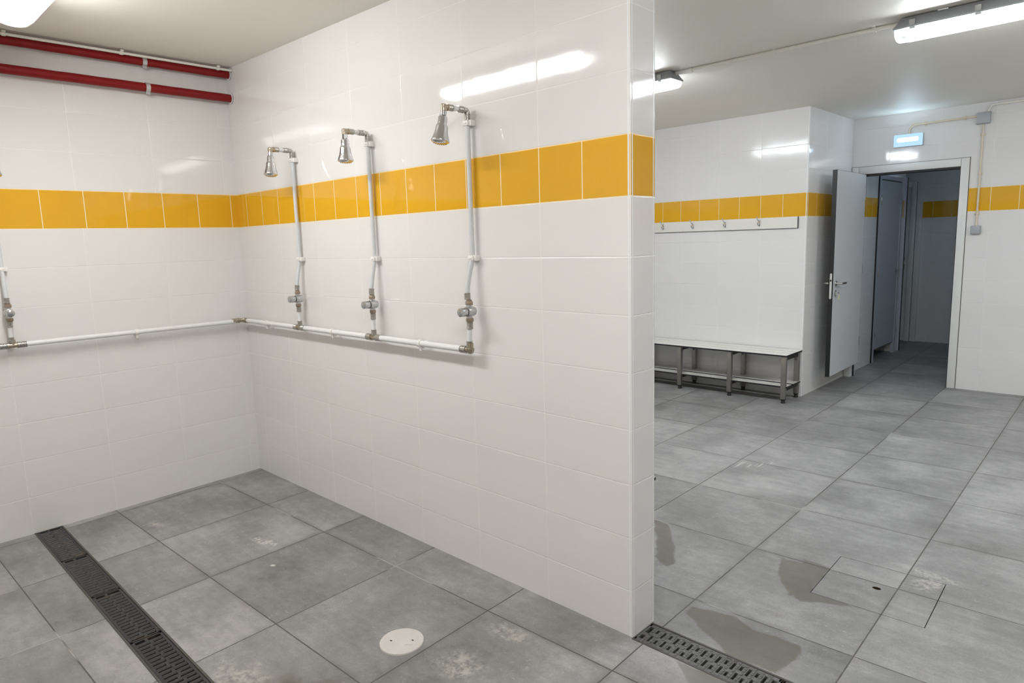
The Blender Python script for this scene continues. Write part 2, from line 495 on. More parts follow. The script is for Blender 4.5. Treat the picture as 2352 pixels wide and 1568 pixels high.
# ------------------------------------------------------------------ room shell
def wall(name, boxes, mat, label, cat='wall'):
    bm = B()
    for lo, hi in boxes: box(bm, lo, hi)
    o = obj(name, bm, mat, smooth=False)
    return tag(o, label, cat, kind='structure')


ZT = 2.62
wall('wall_left', [((-0.12, -2.9, -0.1), (0, 4.05, ZT))], MAT['tile_left'], 'white tiled left wall with a yellow tile band, red pipes along its top')
# free-standing shower wall: long faces and end face each with their own tile layout
bm = B(); box(bm, (0, 0, -0.1), (PX, PT, ZT))
bm.faces.ensure_lookup_table()
o = obj('wall_middle', bm, [MAT['tile_part'], MAT['tile_end']], smooth=False)
for f in o.data.polygons:
    if abs(f.normal.x) > 0.5: f.material_index = 1
tag(o, 'white tiled shower wall with yellow band ending in a narrow end face', 'wall', kind='structure')
wall('wall_rear', [((-0.12, YB, -0.1), (XS - 0.001, YB + 0.1, ZT))], MAT['tile_rear'], 'white tiled wall with yellow band behind the slatted bench')
wall('wall_side', [((XS - 0.1, YB + 0.002, -0.1), (XS, 6.02, ZT))], MAT['tile_side'], 'shaded tiled side wall next to the open door')
wall('wall_back', [((XS, YD, -0.1), (2.012, YD + 0.12, ZT)), ((2.94, YD, -0.1), (8.3, YD + 0.12, ZT)), ((2.012, YD, 2.045), (2.94, YD + 0.12, ZT)),
                   ((0.8, YD + 0.02, -0.1), (XS - 0.1, YD + 0.12, ZT))], MAT['tile_door'], 'white tiled wall with yellow band around the doorway')
wall('wall_right', [((6.0, -2.9, -0.1), (6.12, YD, ZT))], MAT['tile_side'], 'white tiled wall on the far right side of the room')
wall('wall_front', [((-0.1, -2.92, -0.1), (8.3, -2.8, ZT))], MAT['tile_part'], 'white tiled wall behind the camera')
wall('wall_corridor', [((0.7, YC, -0.1), (4.0, YC + 0.1, ZT)), ((3.9, YD + 0.12, -0.1), (4.0, YC, ZT)), ((0.7, YD + 0.12, -0.1), (0.8, YC, ZT))], MAT['tile_corr'],
     'dim tiled walls with yellow band at the end of the corridor')

# ceiling (slightly higher over the showers)
bm = B(); xs = [-0.12, 0, 0.65, 1.3, 1.95, 2.6, 5.0, 8.32]; ys = [-2.92, -1.5, 0.0, 0.14, 2.0, YD + 0.12, YC + 0.1]
gv = [[bm.verts.new((x, y, cz(x, y))) for y in ys] for x in xs]
gt = [[bm.verts.new((x, y, 2.7)) for y in ys] for x in xs]
for i in range(len(xs) - 1):
    for j in range(len(ys) - 1):
        bm.faces.new((gv[i][j], gv[i][j + 1], gv[i + 1][j + 1], gv[i + 1][j]))
        bm.faces.new((gt[i][j], gt[i + 1][j], gt[i + 1][j + 1], gt[i][j + 1]))
tag(obj('ceiling', bm, MAT['ceil']), 'cream painted ceiling with surface mounted tube lamps', 'ceiling', kind='structure')

# floor with recesses for the two drains and the inspection cover
D1 = (0.0, 2.52, -1.256, -1.126); D2 = (2.929, 5.93, -0.010, 0.131)
HC, HS, HA = (3.486, 0.9385), 0.398, 0.030


def hatch_corners(s):
    c, q = math.cos(HA), math.sin(HA)
    return [(HC[0] + c * a * s / 2 - q * b * s / 2, HC[1] + q * a * s / 2 + c * b * s / 2) for a, b in ((-1, -1), (1, -1), (1, 1), (-1, 1))]


def rect(x0, x1, y0, y1): return [(x0, y0), (x1, y0), (x1, y1), (x0, y1)]


loops = [rect(-0.12, 8.32, -2.92, YC + 0.1), rect(*D1), rect(*D2), hatch_corners(HS + 0.006)]
V, Ed = [], []
for L in loops:
    n0 = len(V); V += [Vector(p) for p in L]; Ed += [(n0 + k, n0 + (k + 1) % 4) for k in range(4)]
for yy in (0.0, -1.3):
    n0 = len(V); V += [Vector((-0.12, yy)), Vector((8.32, yy))]; Ed.append((n0, n0 + 1))
vo, eo, fo, *_ = geometry.delaunay_2d_cdt(V, Ed, [], 1, 1e-5)


def inside(p, L):
    s = None
    for a, b in zip(L, L[1:] + L[:1]):
        cr = (b[0] - a[0]) * (p[1] - a[1]) - (b[1] - a[1]) * (p[0] - a[0])
        if s is None: s = cr > 0
        elif (cr > 0) != s: return False
    return True


bm = B(); fv = [bm.verts.new((v.x, v.y, fz(v.y))) for v in vo]
for f in fo:
    c = sum((vo[k] for k in f), Vector((0, 0))) / len(f)
    if any(inside(c, L) for L in loops[1:]): continue
    bm.faces.new([fv[k] for k in f])
for f in bm.faces:
    f.normal_update()
    if f.normal.z < 0: f.normal_flip()
r = bmesh.ops.extrude_face_region(bm, geom=list(bm.faces))
for v in [g for g in r['geom'] if isinstance(g, bmesh.types.BMVert)]: v.co.z -= 0.14
tag(obj('floor', bm, MAT['floor'], smooth=False), 'grey cement look floor tiles with dark joints and damp stains', 'floor', kind='structure')

# white corner trims
TR = 0.0112


def trim(name, x, y, sx, sy, z0, z1, label):
    """quarter round at an outer corner whose wall faces look along sx and sy"""
    bm = B(); n = 8; pts = [(x - sx * TR, y - sy * TR)]
    pts += [(x - sx * TR + sx * (TR + 0.0012) * math.cos(k * PI / 2 / n), y - sy * TR + sy * (TR + 0.0012) * math.sin(k * PI / 2 / n)) for k in range(n + 1)]
    lo = [bm.verts.new((a, b, z0)) for a, b in pts]; hi = [bm.verts.new((a, b, z1)) for a, b in pts]
    for k in range(len(pts)): bm.faces.new((lo[k], lo[(k + 1) % len(pts)], hi[(k + 1) % len(pts)], hi[k]))
    bm.faces.new(lo); bm.faces.new(hi)
    return tag(obj(name, bm, MAT['trim'], ang=50), label, 'trim', kind='structure')


trim('trim_1', PX, 0, 1, -1, 0.018, 2.51, 'white corner trim on the near edge of the shower wall end')
trim('trim_2', PX, PT, 1, 1, 0.018, 2.51, 'white corner trim on the far edge of the shower wall end')
trim('trim_3', XS, YB, 1, -1, 0.018, 2.506, 'white corner trim where the bench wall meets the side wall')

# ------------------------------------------------------------------ red pipes and conduit on the left wall


def red_pipe(x, z, r, ycl, label):
    t = thing('fire_pipe', label, 'pipe', (x, 0, z), 0, 'red pipes along the left wall')
    bm = B(); n = 40; pts = [(0.0006 * math.sin(k * 1.7), -0.004 - (2.79 * k / n), 0.0006 * math.sin(k * 2.3)) for k in range(n + 1)]
    tube(bm, pts, r, 24); obj('pipe', bm, MAT['red'], t)
    bm = B(); lathe(bm, [(r, 0.0035), (r + 0.007, 0.0035), (r + 0.007, 0.0), (r, 0.0)], (0, -0.004, 0), (0, -1, 0), 24, cap=False)
    obj('wall_collar', bm, MAT['trim'], t)
    for yc in (ycl, ycl - 1.5):
        bm = B(); lathe(bm, [(r - 0.001, 0), (r + 0.003, 0), (r + 0.003, 0.022), (r - 0.001, 0.022)], (0, yc + 0.011, 0), (0, -1, 0), 28, cap=False)
        box(bm, (-r - 0.006, yc - 0.009, -0.006), (-r + 0.002, yc + 0.009, 0.006)); cyl(bm, (-x - 0.001, yc, 0), (-r, yc, 0), 0.004)
        box(bm, (0.002, yc - 0.010, -r - 0.012), (0.007, yc + 0.010, -r + 0.001)); box(bm, (-0.007, yc - 0.010, -r - 0.012), (-0.002, yc + 0.010, -r + 0.001))
        cyl(bm, (-0.011, yc, -r - 0.006), (0.011, yc, -r - 0.006), 0.003, 10)
        obj('pipe_clamp', bm, MAT['clamp'], t)
    return t


red_pipe(0.052, 2.507, 0.0225, -0.478, 'upper red pipe tucked right under the ceiling on the left wall')
red_pipe(0.052, 2.3705, 0.0235, -0.474, 'lower red pipe hanging free below its twin on the left wall')


def saddle(bm, p, d, up, r):
    """conduit saddle: strap around conduit plus base tabs; up points from conduit to the surface"""
    p, d, up = Vector(p), Vector(d).normalized(), Vector(up).normalized(); s = d.cross(up)
    lathe(bm, [(r, 0), (r + 0.0035, 0), (r + 0.0035, 0.016), (r, 0.016)], p - d * 0.008, d, 18, cap=False)
    M = Matrix((s, d, up)).transposed().to_4x4(); M.translation = p
    box(bm, (-r - 0.012, -0.008, r - 0.001), (r + 0.012, 0.008, r + 0.006), 0.001, M)


def conduit(label, runs, r, clips, mat, group=None, cmat=None):
    t = thing('cable_conduit', label, 'conduit', runs[0][0], 0, group); o = Vector(runs[0][0])
    for pts in runs:
        bm = B(); tube(bm, [Vector(p) - o for p in bend(pts, 0.035)] if len(pts) > 2 else [Vector(p) - o for p in pts], r, 14)
        obj('conduit_tube', bm, mat, t)
    for p, d, up in clips:
        bm = B(); saddle(bm, Vector(p) - o, d, up, r); obj('saddle_clip', bm, cmat or mat, t)
    return t


cxl = 0.093
conduit('off white conduit clipped to the ceiling above the red pipes', [[(cxl, -0.002, cz(cxl, -1) - 0.0205), (cxl, -2.79, cz(cxl, -1) - 0.0205)]], 0.0072,
        [((cxl, y, cz(cxl, -1) - 0.0205), (0, 1, 0), (0, 0, 1)) for y in (-0.085, -0.60, -1.115, -1.63, -2.15)], MAT['conduitw'])

# ------------------------------------------------------------------ water supply pipe
MZ = 1.0215; MO = 0.047; MR = 0.0135
SHX = [0.768, 1.482, 2.172]; SHL = -1.240
sp = thing('supply_pipe', 'white water pipe running low along the left wall and shower wall', 'pipe', (0, 0, MZ))
bm = B(); tube(bm, [(MO, -2.79, -0.005), (MO, -1.29, -0.004)], MR); obj('pipe', bm, MAT['wpipe'], sp)
bm = B(); tube(bm, [(MO, -1.187, -0.003), (MO, -0.10, -0.004)], MR); obj('pipe', bm, MAT['wpipe'], sp)
xs_ = [0.10] + [v for x in SHX for v in (x - 0.05, x + 0.05)]
for a, b in ((0.10, SHX[0] - 0.05), (SHX[0] + 0.05, SHX[1] - 0.05), (SHX[1] + 0.05, SHX[2] - 0.045)):
    bm = B(); tube(bm, [(a, -MO, 0), (b, -MO, 0)], MR); obj('pipe', bm, MAT['wpipe'], sp)
# corner elbow
bm = B(); tube(bm, bend([(MO, -0.095, 0), (MO, -MO, 0), (0.095, -MO, 0)], 0.02), 0.0125); sleeve(bm, (MO, -0.072, 0), (MO, -0.115, 0), 0.0145); sleeve(bm, (0.072, -MO, 0), (0.115, -MO, 0), 0.0145)
obj('corner_elbow', bm, MAT['brass'], sp)


def tee(c, ax):
    c, ax = Vector(c), Vector(ax); bm = B()
    cyl(bm, c - ax * 0.026, c + ax * 0.026, 0.0125); cyl(bm, c, c + Vector((0, 0, 0.028)), 0.012)
    lathe(bm, [(0.0125, 0), (0.0165, 0.001), (0.0165, 0.007), (0.0125, 0.008)], c - ax * 0.024, ax, 20)
    lathe(bm, [(0.0125, 0), (0.0165, 0.001), (0.0165, 0.007), (0.0125, 0.008)], c + ax * 0.016, ax, 20)
    te = obj('tee_fitting', bm, MAT['brass'], sp)
    for s in (-1, 1):
        bm = B(); sleeve(bm, c + ax * 0.022 * s, c + ax * 0.056 * s, 0.0150); obj('press_sleeve', bm, MAT['sleeve'], te)


for x in SHX[:2]: tee((x - 0.006, -MO, 0), (1, 0, 0))
tee((MO, SHL, -0.004), (0, 1, 0))
bm = B(); c = Vector((SHX[2] - 0.006, -MO, 0)); tube(bm, bend([c - Vector((0.03, 0, 0)), c, c + Vector((0, 0, 0.03))], 0.018), 0.013)
lathe(bm, [(0.0, -0.018), (0.012, -0.013), (0.0165, 0.0), (0.0165, 0.007), (0.012, 0.009)], c, (0, 0, 1), 20)
el = obj('end_elbow', bm, MAT['brass'], sp)
bm = B(); sleeve(bm, c - Vector((0.022, 0, 0)), c - Vector((0.056, 0, 0)), 0.0150); obj('press_sleeve', bm, MAT['sleeve'], el)


def pipe_clip(p, ax, out):
    p, ax, out = Vector(p), Vector(ax), Vector(out); bm = B()
    lathe(bm, [(MR, 0), (MR + 0.0035, 0), (MR + 0.0035, 0.016), (MR, 0.016)], p - ax * 0.008, ax, 22, cap=False)
    M = Matrix((ax, out, (0, 0, 1))).transposed().to_4x4(); M.translation = p
    box(bm, (-0.007, -MO - 0.0005, -0.012), (0.007, -MR + 0.001, 0.008), 0.0015, M)
    box(bm, (-0.006, -0.004, -0.034), (0.006, 0.004, -MR + 0.001), 0.0015, M); box(bm, (-0.006, -0.020, -0.024), (0.006, 0.0, -0.019), 0.001, M)
    obj('pipe_clip', bm, MAT['clip'], sp)


for x in (0.365, 1.10, 1.835): pipe_clip((x, -MO, 0), (1, 0, 0), (0, -1, 0))
for y in (-0.667, -1.95): pipe_clip((MO, y, -0.004), (0, 1, 0), (1, 0, 0))

# ------------------------------------------------------------------ showers (local: wall at y=0, outward = -y)


def shower(loc, rz, label, tilt=0.0, twist=0.0, bow=0.0, low=-0.006):
    t = thing('wall_shower', label, 'shower', loc, rz, 'chrome showers on riser pipes')
    P = lambda x, y, z: Vector((x, y, z))
    # short pipe from the supply tee up to the valve
    a, b = P(low, -MO, MZ + 0.011), P(-0.002, -0.048, 1.138)
    bm = B(); tube(bm, [a, P(low * 0.8, -MO, 1.08), b], 0.0098); obj('inlet_pipe', bm, MAT['wpipe'], t)
    bm = B(); sleeve(bm, a, a + (b - a).normalized() * 0.027, 0.0122); obj('press_sleeve', bm, MAT['sleeve'], t)
    bm = B(); sleeve(bm, P(-0.002, -0.048, 1.138), P(-0.003, -0.0478, 1.111), 0.0122); obj('press_sleeve', bm, MAT['sleeve'], t)
    v = P(0, -0.050, 1.183)
    # valve body with wall-side rounded end
    bm = B()
    lathe(bm, [(0, 0), (0.012, 0.0005), (0.0185, 0.004), (0.0205, 0.010), (0.0205, 0.042), (0.0195, 0.045), (0.017, 0.046), (0.0, 0.046)], P(0, -0.022, 1.183), (0, -1, 0), 28)
    cyl(bm, v - P(0, 0, 0.036), v + P(0, 0, 0.036), 0.0122, 20)
    vb = obj('valve_body', bm, MAT['chromed'], t)
    bm = B(); lathe(bm, [(0.0155, 0), (0.0155, 0.003), (0.0178, 0.004), (0.0184, 0.010), (0.0184, 0.030), (0.0172, 0.0345), (0.013, 0.0365), (0, 0.037)], P(0, -0.068, 1.183), (0, -1, 0), 28)
    obj('push_button', bm, MAT['chromed'], vb)
    bm = B(); lathe(bm, [(0.0165, 0), (0.0168, 0.003)], P(0, -0.0665, 1.183), (0, -1, 0), 24); obj('seal_ring', bm, MAT['dark'], vb)
    for s in (1, -1):
        bm = B(); hexnut(bm, v + P(0, 0, s * 0.027), (0, 0, s), 0.0165, 0.015); hexnut(bm, v + P(0, 0, s * 0.042), (0, 0, s), 0.0115, 0.0065, 8)
        obj('coupling_nut', bm, MAT['nut'], t)
    # riser pipe: leaves the valve, swings back to the wall at the lower clip
    c1 = 1.400; ry = -0.021
    top = 1.952
    pts = [P(-0.002 - bow * 0.6, -0.050, 1.231), P(-0.002 - bow, -0.0455, 1.278), P(-0.001 - bow * 0.6, -0.033, 1.345), P(0.0, ry - 0.001, 1.400), P(0, ry, 1.46)]
    sm = []
    for k in range(len(pts) - 1):
        for s in range(6): sm.append(None)
    # Catmull-Rom through the points
    def cr(p0, p1, p2, p3, u): return 0.5 * ((2 * p1) + (p2 - p0) * u + (2 * p0 - 5 * p1 + 4 * p2 - p3) * u * u + (3 * p1 - p0 - 3 * p2 + p3) * u ** 3)
    ex = [pts[0] * 2 - pts[1]] + pts + [pts[-1] * 2 - pts[-2]]
    path = [cr(ex[k], ex[k + 1], ex[k + 2], ex[k + 3], s / 6) for k in range(len(pts) - 1) for s in range(6)]
    path += [pts[-1], P(0, ry, 1.7), P(0, ry, top)]
    bm = B(); tube(bm, path, 0.0100); obj('riser_pipe', bm, MAT['gpipe'], t)
    d0 = (path[2] - path[0]).normalized()
    bm = B(); sleeve(bm, path[0] + d0 * 0.028, path[0], 0.0122); obj('press_sleeve', bm, MAT['sleeve'], t)
    for zc in (c1, 1.932):
        bm = B(); box(bm, (-0.016, -0.034, zc - 0.010), (0.014, -0.0005, zc + 0.010), 0.002); box(bm, (0.012, -0.026, zc - 0.0115), (0.024, -0.0005, zc + 0.0115), 0.0015)
        box(bm, (-0.009, -0.0365, zc - 0.003), (0.006, -0.033, zc + 0.003), 0.001)
        obj('pipe_clip', bm, MAT['clip'], t)
    # elbow at the wall, arm, outer elbow
    ez = 1.981
    bm = B(); sleeve(bm, P(0, ry, 1.943), P(0, ry, 1.968), 0.0122); tube(bm, bend([P(0, ry, 1.960), P(0, ry, ez), P(0, ry - 0.026, ez)], 0.012), 0.0112)
    obj('wall_elbow', bm, MAT['sleeve'], t)
    bm = B(); sleeve(bm, P(0, ry - 0.022, ez), P(0, ry - 0.050, ez), 0.0122); obj('press_sleeve', bm, MAT['sleeve'], t)
    bm = B(); tube(bm, [P(0, ry - 0.045, ez), P(0, ry - 0.088, ez)], 0.0100); obj('arm_pipe', bm, MAT['wpipe'], t)
    yo = -0.143
    bm = B(); sleeve(bm, P(0, yo + 0.019, ez), P(0, yo + 0.045, ez), 0.0118); obj('press_sleeve', bm, MAT['sleeve'], t)
    bm = B(); cyl(bm, P(0, yo + 0.022, ez), P(0, yo - 0.010, ez), 0.0115, 20, 0.003); lathe(bm, [(0.0135, 0), (0.0135, 0.006)], P(0, yo + 0.022, ez), (0, -1, 0), 20)
    cyl(bm, P(0, yo, ez + 0.010), P(0, yo, ez - 0.017), 0.0125, 20, 0.003)
    obj('outer_elbow', bm, MAT['brass'], t)
    # head
    d = Vector((math.sin(twist), -math.sin(tilt), -math.cos(tilt))).normalized(); o = P(0, yo, ez - 0.015)
    bm = B(); lathe(bm, [(0.0095, 0), (0.0125, 0.001), (0.0128, 0.018), (0.0095, 0.0195), (0.0095, 0.024)], o, d, 12)
    hn = obj('swivel_nut', bm, MAT['chrome'], t)
    bm = B(); lathe(bm, [(0.009, 0.021), (0.0155, 0.0215), (0.0180, 0.0255), (0.0186, 0.050), (0.0192, 0.0525), (0.0225, 0.0555), (0.0240, 0.060), (0.0250, 0.074), (0.0278, 0.088), (0.0322, 0.102), (0.0358, 0.112), (0.0364, 0.1155), (0.0352, 0.1185), (0.0335, 0.1190)], o, d, 36, cap=False)
    hd = obj('shower_head', bm, MAT['chrome'], t)
    bm = B(); lathe(bm, [(0.0340, 0.1185), (0.0300, 0.1225), (0.0200, 0.1262), (0.0, 0.1275)], o, d, 36, cap=False); obj('spray_face', bm, MAT['chrome'], hd)
    bm = B(); x, y, dd = frame_to(d)
    for rr, cnt, dz in ((0.008, 6, 0.1268), (0.016, 12, 0.1258), (0.024, 18, 0.1243)):
        for k in range(cnt):
            a = 2 * PI * k / cnt; q = o + d * dz + x * rr * math.cos(a) + y * rr * math.sin(a)
            cyl(bm, q, q + d * 0.0014, 0.0012, 6)
    obj('spray_nozzles', bm, MAT['dark'], hd)
    return t


shower((SHX[0], 0, 0), 0, 'chrome shower nearest the room corner on the shower wall', 0.10, 0.07)
shower((SHX[1], 0, 0), 0, 'middle of the three chrome showers on the shower wall', 0.03, 0.0)
shower((SHX[2], 0, 0), 0, 'chrome shower nearest the free end of the shower wall', 0.17, -0.04, 0.010, -0.012)
shower((0, SHL, 0), PI / 2, 'shower on the left wall with its valve at the photo edge', 0.05, 0.0)

# ------------------------------------------------------------------ ceiling lamps


def lamp(x0, x1, y, ztop, label, mat, rz=0.0):
    L = x1 - x0; t = thing('tube_lamp', label, 'lamp', (x0, y, ztop), rz, 'waterproof tube lamps on the ceiling')
    prof = [(-0.046, 0), (-0.060, -0.030), (-0.072, -0.046), (-0.076, -0.047), (-0.076, -0.055), (0.076, -0.055), (0.076, -0.047), (0.072, -0.046), (0.060, -0.030), (0.046, 0)]
    bm = B(); secs = [(0.022, 0.0), (0.0, 1.0)]
    rings = []
    for side in (0, 1):
        ring = []
        for yy, zz in prof:
            ins = 0.028 * (1 - min(1, -zz / 0.047)) ; ring.append(bm.verts.new((ins if side == 0 else L - ins, yy, zz)))
        rings.append(ring)
    a, b = rings
    for k in range(len(prof)): bm.faces.new((a[k], a[(k + 1) % len(prof)], b[(k + 1) % len(prof)], b[k]))
    bm.faces.new(a); bm.faces.new(b)
    obj('housing', bm, MAT['lampgrey'], t, ang=25)
    lp = [(-0.070, -0.0552), (-0.068, -0.070), (-0.061, -0.085), (-0.046, -0.097), (-0.024, -0.1035), (0, -0.105), (0.024, -0.1035), (0.046, -0.097), (0.061, -0.085), (0.068, -0.070), (0.070, -0.0552)]

    def loft(bm, secs):
        rg = [[bm.verts.new((x, yy * s, -0.0552 + (zz + 0.0552) * s)) for yy, zz in lp] for x, s in secs]
        for p, q in zip(rg, rg[1:]):
            for k in range(len(lp) - 1): bm.faces.new((p[k], p[k + 1], q[k + 1], q[k]))
        bm.faces.new(rg[0]); bm.faces.new(rg[-1])
    e = 0.055
    bm = B(); loft(bm, [(e, 1), (L - e, 1)]); obj('diffuser', bm, mat, t, ang=40)
    bm = B(); loft(bm, [(0.004, 0.90), (0.010, 0.98), (e - 0.0005, 1)]); obj('diffuser_end', bm, MAT['lensend'], t, ang=40)
    bm = B(); loft(bm, [(L - e + 0.0005, 1), (L - 0.010, 0.98), (L - 0.004, 0.90)]); obj('diffuser_end', bm, MAT['lensend'], t, ang=40)
    k = 5
    for i in range(k):
        x = 0.085 + (L - 0.17) * i / (k - 1)
        for s in (-1, 1):
            bm = B(); M = Matrix.Translation((x, s * 0.073, -0.046)) @ Matrix.Rotation(s * -0.35, 4, 'X')
            box(bm, (-0.013, -0.003, -0.018), (0.013, 0.004, 0.026), 0.0015, M); box(bm, (-0.010, -0.002, -0.023), (0.010, 0.006, -0.016), 0.0015, M)
            obj('latch_clip', bm, MAT['lampclip'], t)
    for x in (0.21, L - 0.21):
        bm = B(); box(bm, (x - 0.022, -0.064, -0.006), (x + 0.022, 0.064, 0.004), 0.001)
        obj('mounting_bracket', bm, MAT['clamp'], t)
    return t


lamp(3.150, 4.400, 2.062, CZ - 0.004, 'grey lit tube lamp at the top right with its conduit end visible', MAT['tube'])
lamp(0.650, 1.900, 2.062, CZ - 0.004, 'lit tube lamp half hidden behind the shower wall', MAT['tube'])
lamp(0.660, 1.910, -1.185, 2.514, 'lit tube lamp cut off at the top left corner', MAT['tubew'])
lamp(3.150, 4.400, -1.185, CZ - 0.004, 'added unseen tube lamp over the near end of the showers, outside the photo', MAT['tubew'])  # unseen lamp, added to brighten the near part of the shower wall
lamp(4.600, 5.850, 2.87, CZ - 0.004, 'added unseen fill lamp further right in the changing room, outside the photo', MAT['tube_fill'], PI / 2)  # unseen lamp, added to throw light on the door and side wall

conduit('cream conduit on the ceiling joining the two changing room lamps', [[(1.880, 2.078, CZ - 0.0135), (3.170, 2.078, CZ - 0.0135)]], 0.0110,
        [((x, 2.078, CZ - 0.0135), (1, 0, 0), (0, 0, 1)) for x in (1.99, 2.515, 3.04)], MAT['conduitw'])

# ------------------------------------------------------------------ doorway wall: emergency light, boxes, conduits


def emergency(loc, rz, label, tm='emtube'):
    t = thing('emergency_light', label, 'light', loc, rz, 'emergency lights by the doorway')
    bm = B(); box(bm, (-0.117, -0.020, -0.055), (0.117, 0.0005, 0.055), 0.004); obj('back_box', bm, MAT['boxgrey'], t)
    bm = B(); box(bm, (-0.115, -0.048, -0.053), (0.115, -0.020, 0.053), 0.006); obj('lit_panel', bm, MAT['empanel'], t)
    bm = B(); cyl(bm, (-0.082, -0.050, 0.004), (0.082, -0.050, 0.004), 0.017, 16, 0.005); obj('lit_tube', bm, MAT[tm], t)
    return t


emergency((2.476, YD, 2.261), 0, 'glowing bluish emergency light above the open doorway')
emergency((3.05, YD + 0.12, 2.28), PI, 'added fill light on the corridor side, hidden beyond the doorway', 'emtube_fill')  # hidden light, added to give the corridor a stronger bluish glow


def ebox(name, x0, x1, z0, z1, d, label, cat):
    t = thing(name, label, cat, ((x0 + x1) / 2, YD, (z0 + z1) / 2)); hx, hz = (x1 - x0) / 2, (z1 - z0) / 2
    bm = B(); box(bm, (-hx, -d * 0.7, -hz), (hx, -0.0005, hz), 0.006); obj('back_box', bm, MAT['boxgrey'], t)
    if cat == 'switch':
        bm = B(); box(bm, (-hx + 0.004, -d, -hz + 0.004), (hx - 0.004, -d * 0.7, hz - 0.004), 0.004); obj('cover', bm, MAT['boxgrey'], t)
        bm = B(); M = Matrix.Translation((0, -d, 0)) @ Matrix.Rotation(0.10, 4, 'X'); box(bm, (-hx * 0.6, -0.004, -hz * 0.65), (hx * 0.6, 0.003, hz * 0.65), 0.002, M); obj('rocker', bm, MAT['boxgrey'], t)
    else:
        bm = B(); box(bm, (-hx + 0.002, -d, -hz + 0.002), (hx - 0.002, -d * 0.7, hz - 0.002), 0.005); obj('cover', bm, MAT['boxgrey'], t)
        for a in (-1, 1):
            for b in (-1, 1):
                bm = B(); cyl(bm, (a * hx * 0.78, -d - 0.001, b * hz * 0.78), (a * hx * 0.78, -d + 0.002, b * hz * 0.78), 0.004, 12); obj('cover_screw', bm, MAT['boxgrey'], t)
    return t


ebox('junction_box', 2.986, 3.086, 2.327, 2.424, 0.048, 'square grey junction box high on the wall right of the doorway', 'junction box')
ebox('wall_switch', 2.998, 3.070, 1.403, 1.477, 0.042, 'small grey light switch box on the wall beside the door frame', 'switch')
cy = YD - 0.013
conduit('cream conduit arching from the junction box to the emergency light', [[(2.986, cy, 2.396), (2.513, cy, 2.392), (2.480, cy, 2.360), (2.478, cy, 2.318)]], 0.0085,
        [((2.900, cy, 2.3955), (1, 0, 0), (0, 1, 0)), ((2.60, cy, 2.393), (1, 0, 0), (0, 1, 0))], MAT['conduit'])
conduit('cream conduit dropping from the junction box to the wall switch', [[(3.036, cy, 2.326), (3.034, cy, 1.478)]], 0.0085,
        [((3.036, cy, 2.24), (0, 0, 1), (0, 1, 0)), ((3.035, cy, 1.92), (0, 0, 1), (0, 1, 0)), ((3.034, cy, 1.58), (0, 0, 1), (0, 1, 0))], MAT['conduit'])
conduit('off white conduit running right along the wall top from the junction box', [[(3.062, cy, 2.424), (3.085, cy, 2.477), (5.98, cy, 2.479)]], 0.0095,
        [((3.19, cy, 2.4775), (1, 0, 0), (0, 1, 0)), ((3.8, cy, 2.478), (1, 0, 0), (0, 1, 0))], MAT['conduitw'])

# ------------------------------------------------------------------ open door with frame
dr = thing('door_1', 'open pale grey door with black edge in a white frame', 'door', (2.067, YD, FLZ), 0, None, 'structure')
DO = Vector((2.067, YD, FLZ))
bm = B()
for lo, hi in (((2.0065, YD - 0.014, FLZ + 0.001), (2.067, YD + 0.135, 2.060)), ((2.893, YD - 0.014, FLZ + 0.001), (2.955, YD + 0.135, 2.060)), ((2.067, YD - 0.014, 1.992), (2.893, YD + 0.135, 2.060))):
    box(bm, Vector(lo) - DO, Vector(hi) - DO, 0.0015)
obj('door_frame', bm, MAT['frame'], dr)
bm = B()  # dark strips draw the shadow outline round the frame, and the head joints
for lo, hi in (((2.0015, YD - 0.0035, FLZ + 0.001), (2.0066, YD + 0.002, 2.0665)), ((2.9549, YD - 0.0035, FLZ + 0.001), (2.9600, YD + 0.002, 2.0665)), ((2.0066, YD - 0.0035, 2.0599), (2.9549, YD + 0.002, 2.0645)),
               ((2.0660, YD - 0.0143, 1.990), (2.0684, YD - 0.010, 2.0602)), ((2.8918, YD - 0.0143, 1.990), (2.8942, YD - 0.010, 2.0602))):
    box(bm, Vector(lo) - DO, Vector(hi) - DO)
obj('frame_joint_shadow', bm, MAT['joint_shadow'], dr, smooth=False)
bm = B()
for lo, hi in (((2.067, YD - 0.008, 1.974), (2.893, YD + 0.10, 1.992)), ((2.887, YD - 0.006, FLZ + 0.002), (2.893, YD + 0.10, 1.974)), ((2.067, YD + 0.05, FLZ + 0.002), (2.080, YD + 0.065, 1.974))):
    box(bm, Vector(lo) - DO, Vector(hi) - DO)
obj('door_gasket', bm, MAT['dark'], dr)
# leaf: free end at (2.140, 4.277), hinge near (2.118, 5.118); local u from free end to hinge, n = thickness
A0, A1 = Vector((2.140, 4.277)), Vector((2.122, 5.118)); LL = (A1 - A0).length; uu = (A1 - A0) / LL; nn = Vector((uu.y, -uu.x))
LM = Matrix(((uu.x, nn.x, 0, A0.x), (uu.y, nn.y, 0, A0.y), (0, 0, 1, 0), (0, 0, 0, 1)))
LM = Matrix.Translation(-DO) @ LM
TH = 0.0195
bm = B(); box(bm, (0.0025, -TH, 0.180), (LL - 0.0025, TH, 1.9835), 0.0, LM); leaf = obj('door_leaf', bm, MAT['doorwhite'], dr, smooth=False)
bm = B()
for lo, hi in (((0, -TH + 0.0004, 0.1775), (0.0026, TH - 0.0004, 1.986)), ((LL - 0.0026, -TH + 0.0004, 0.1775), (LL, TH - 0.0004, 1.986)), ((0, -TH + 0.0004, 0.1775), (LL, TH - 0.0004, 0.1801)), ((0, -TH + 0.0004, 1.983), (LL, TH - 0.0004, 1.986))):
    box(bm, lo, hi, 0, LM)
obj('edge_band', bm, MAT['hpl_edge'], dr, smooth=False)
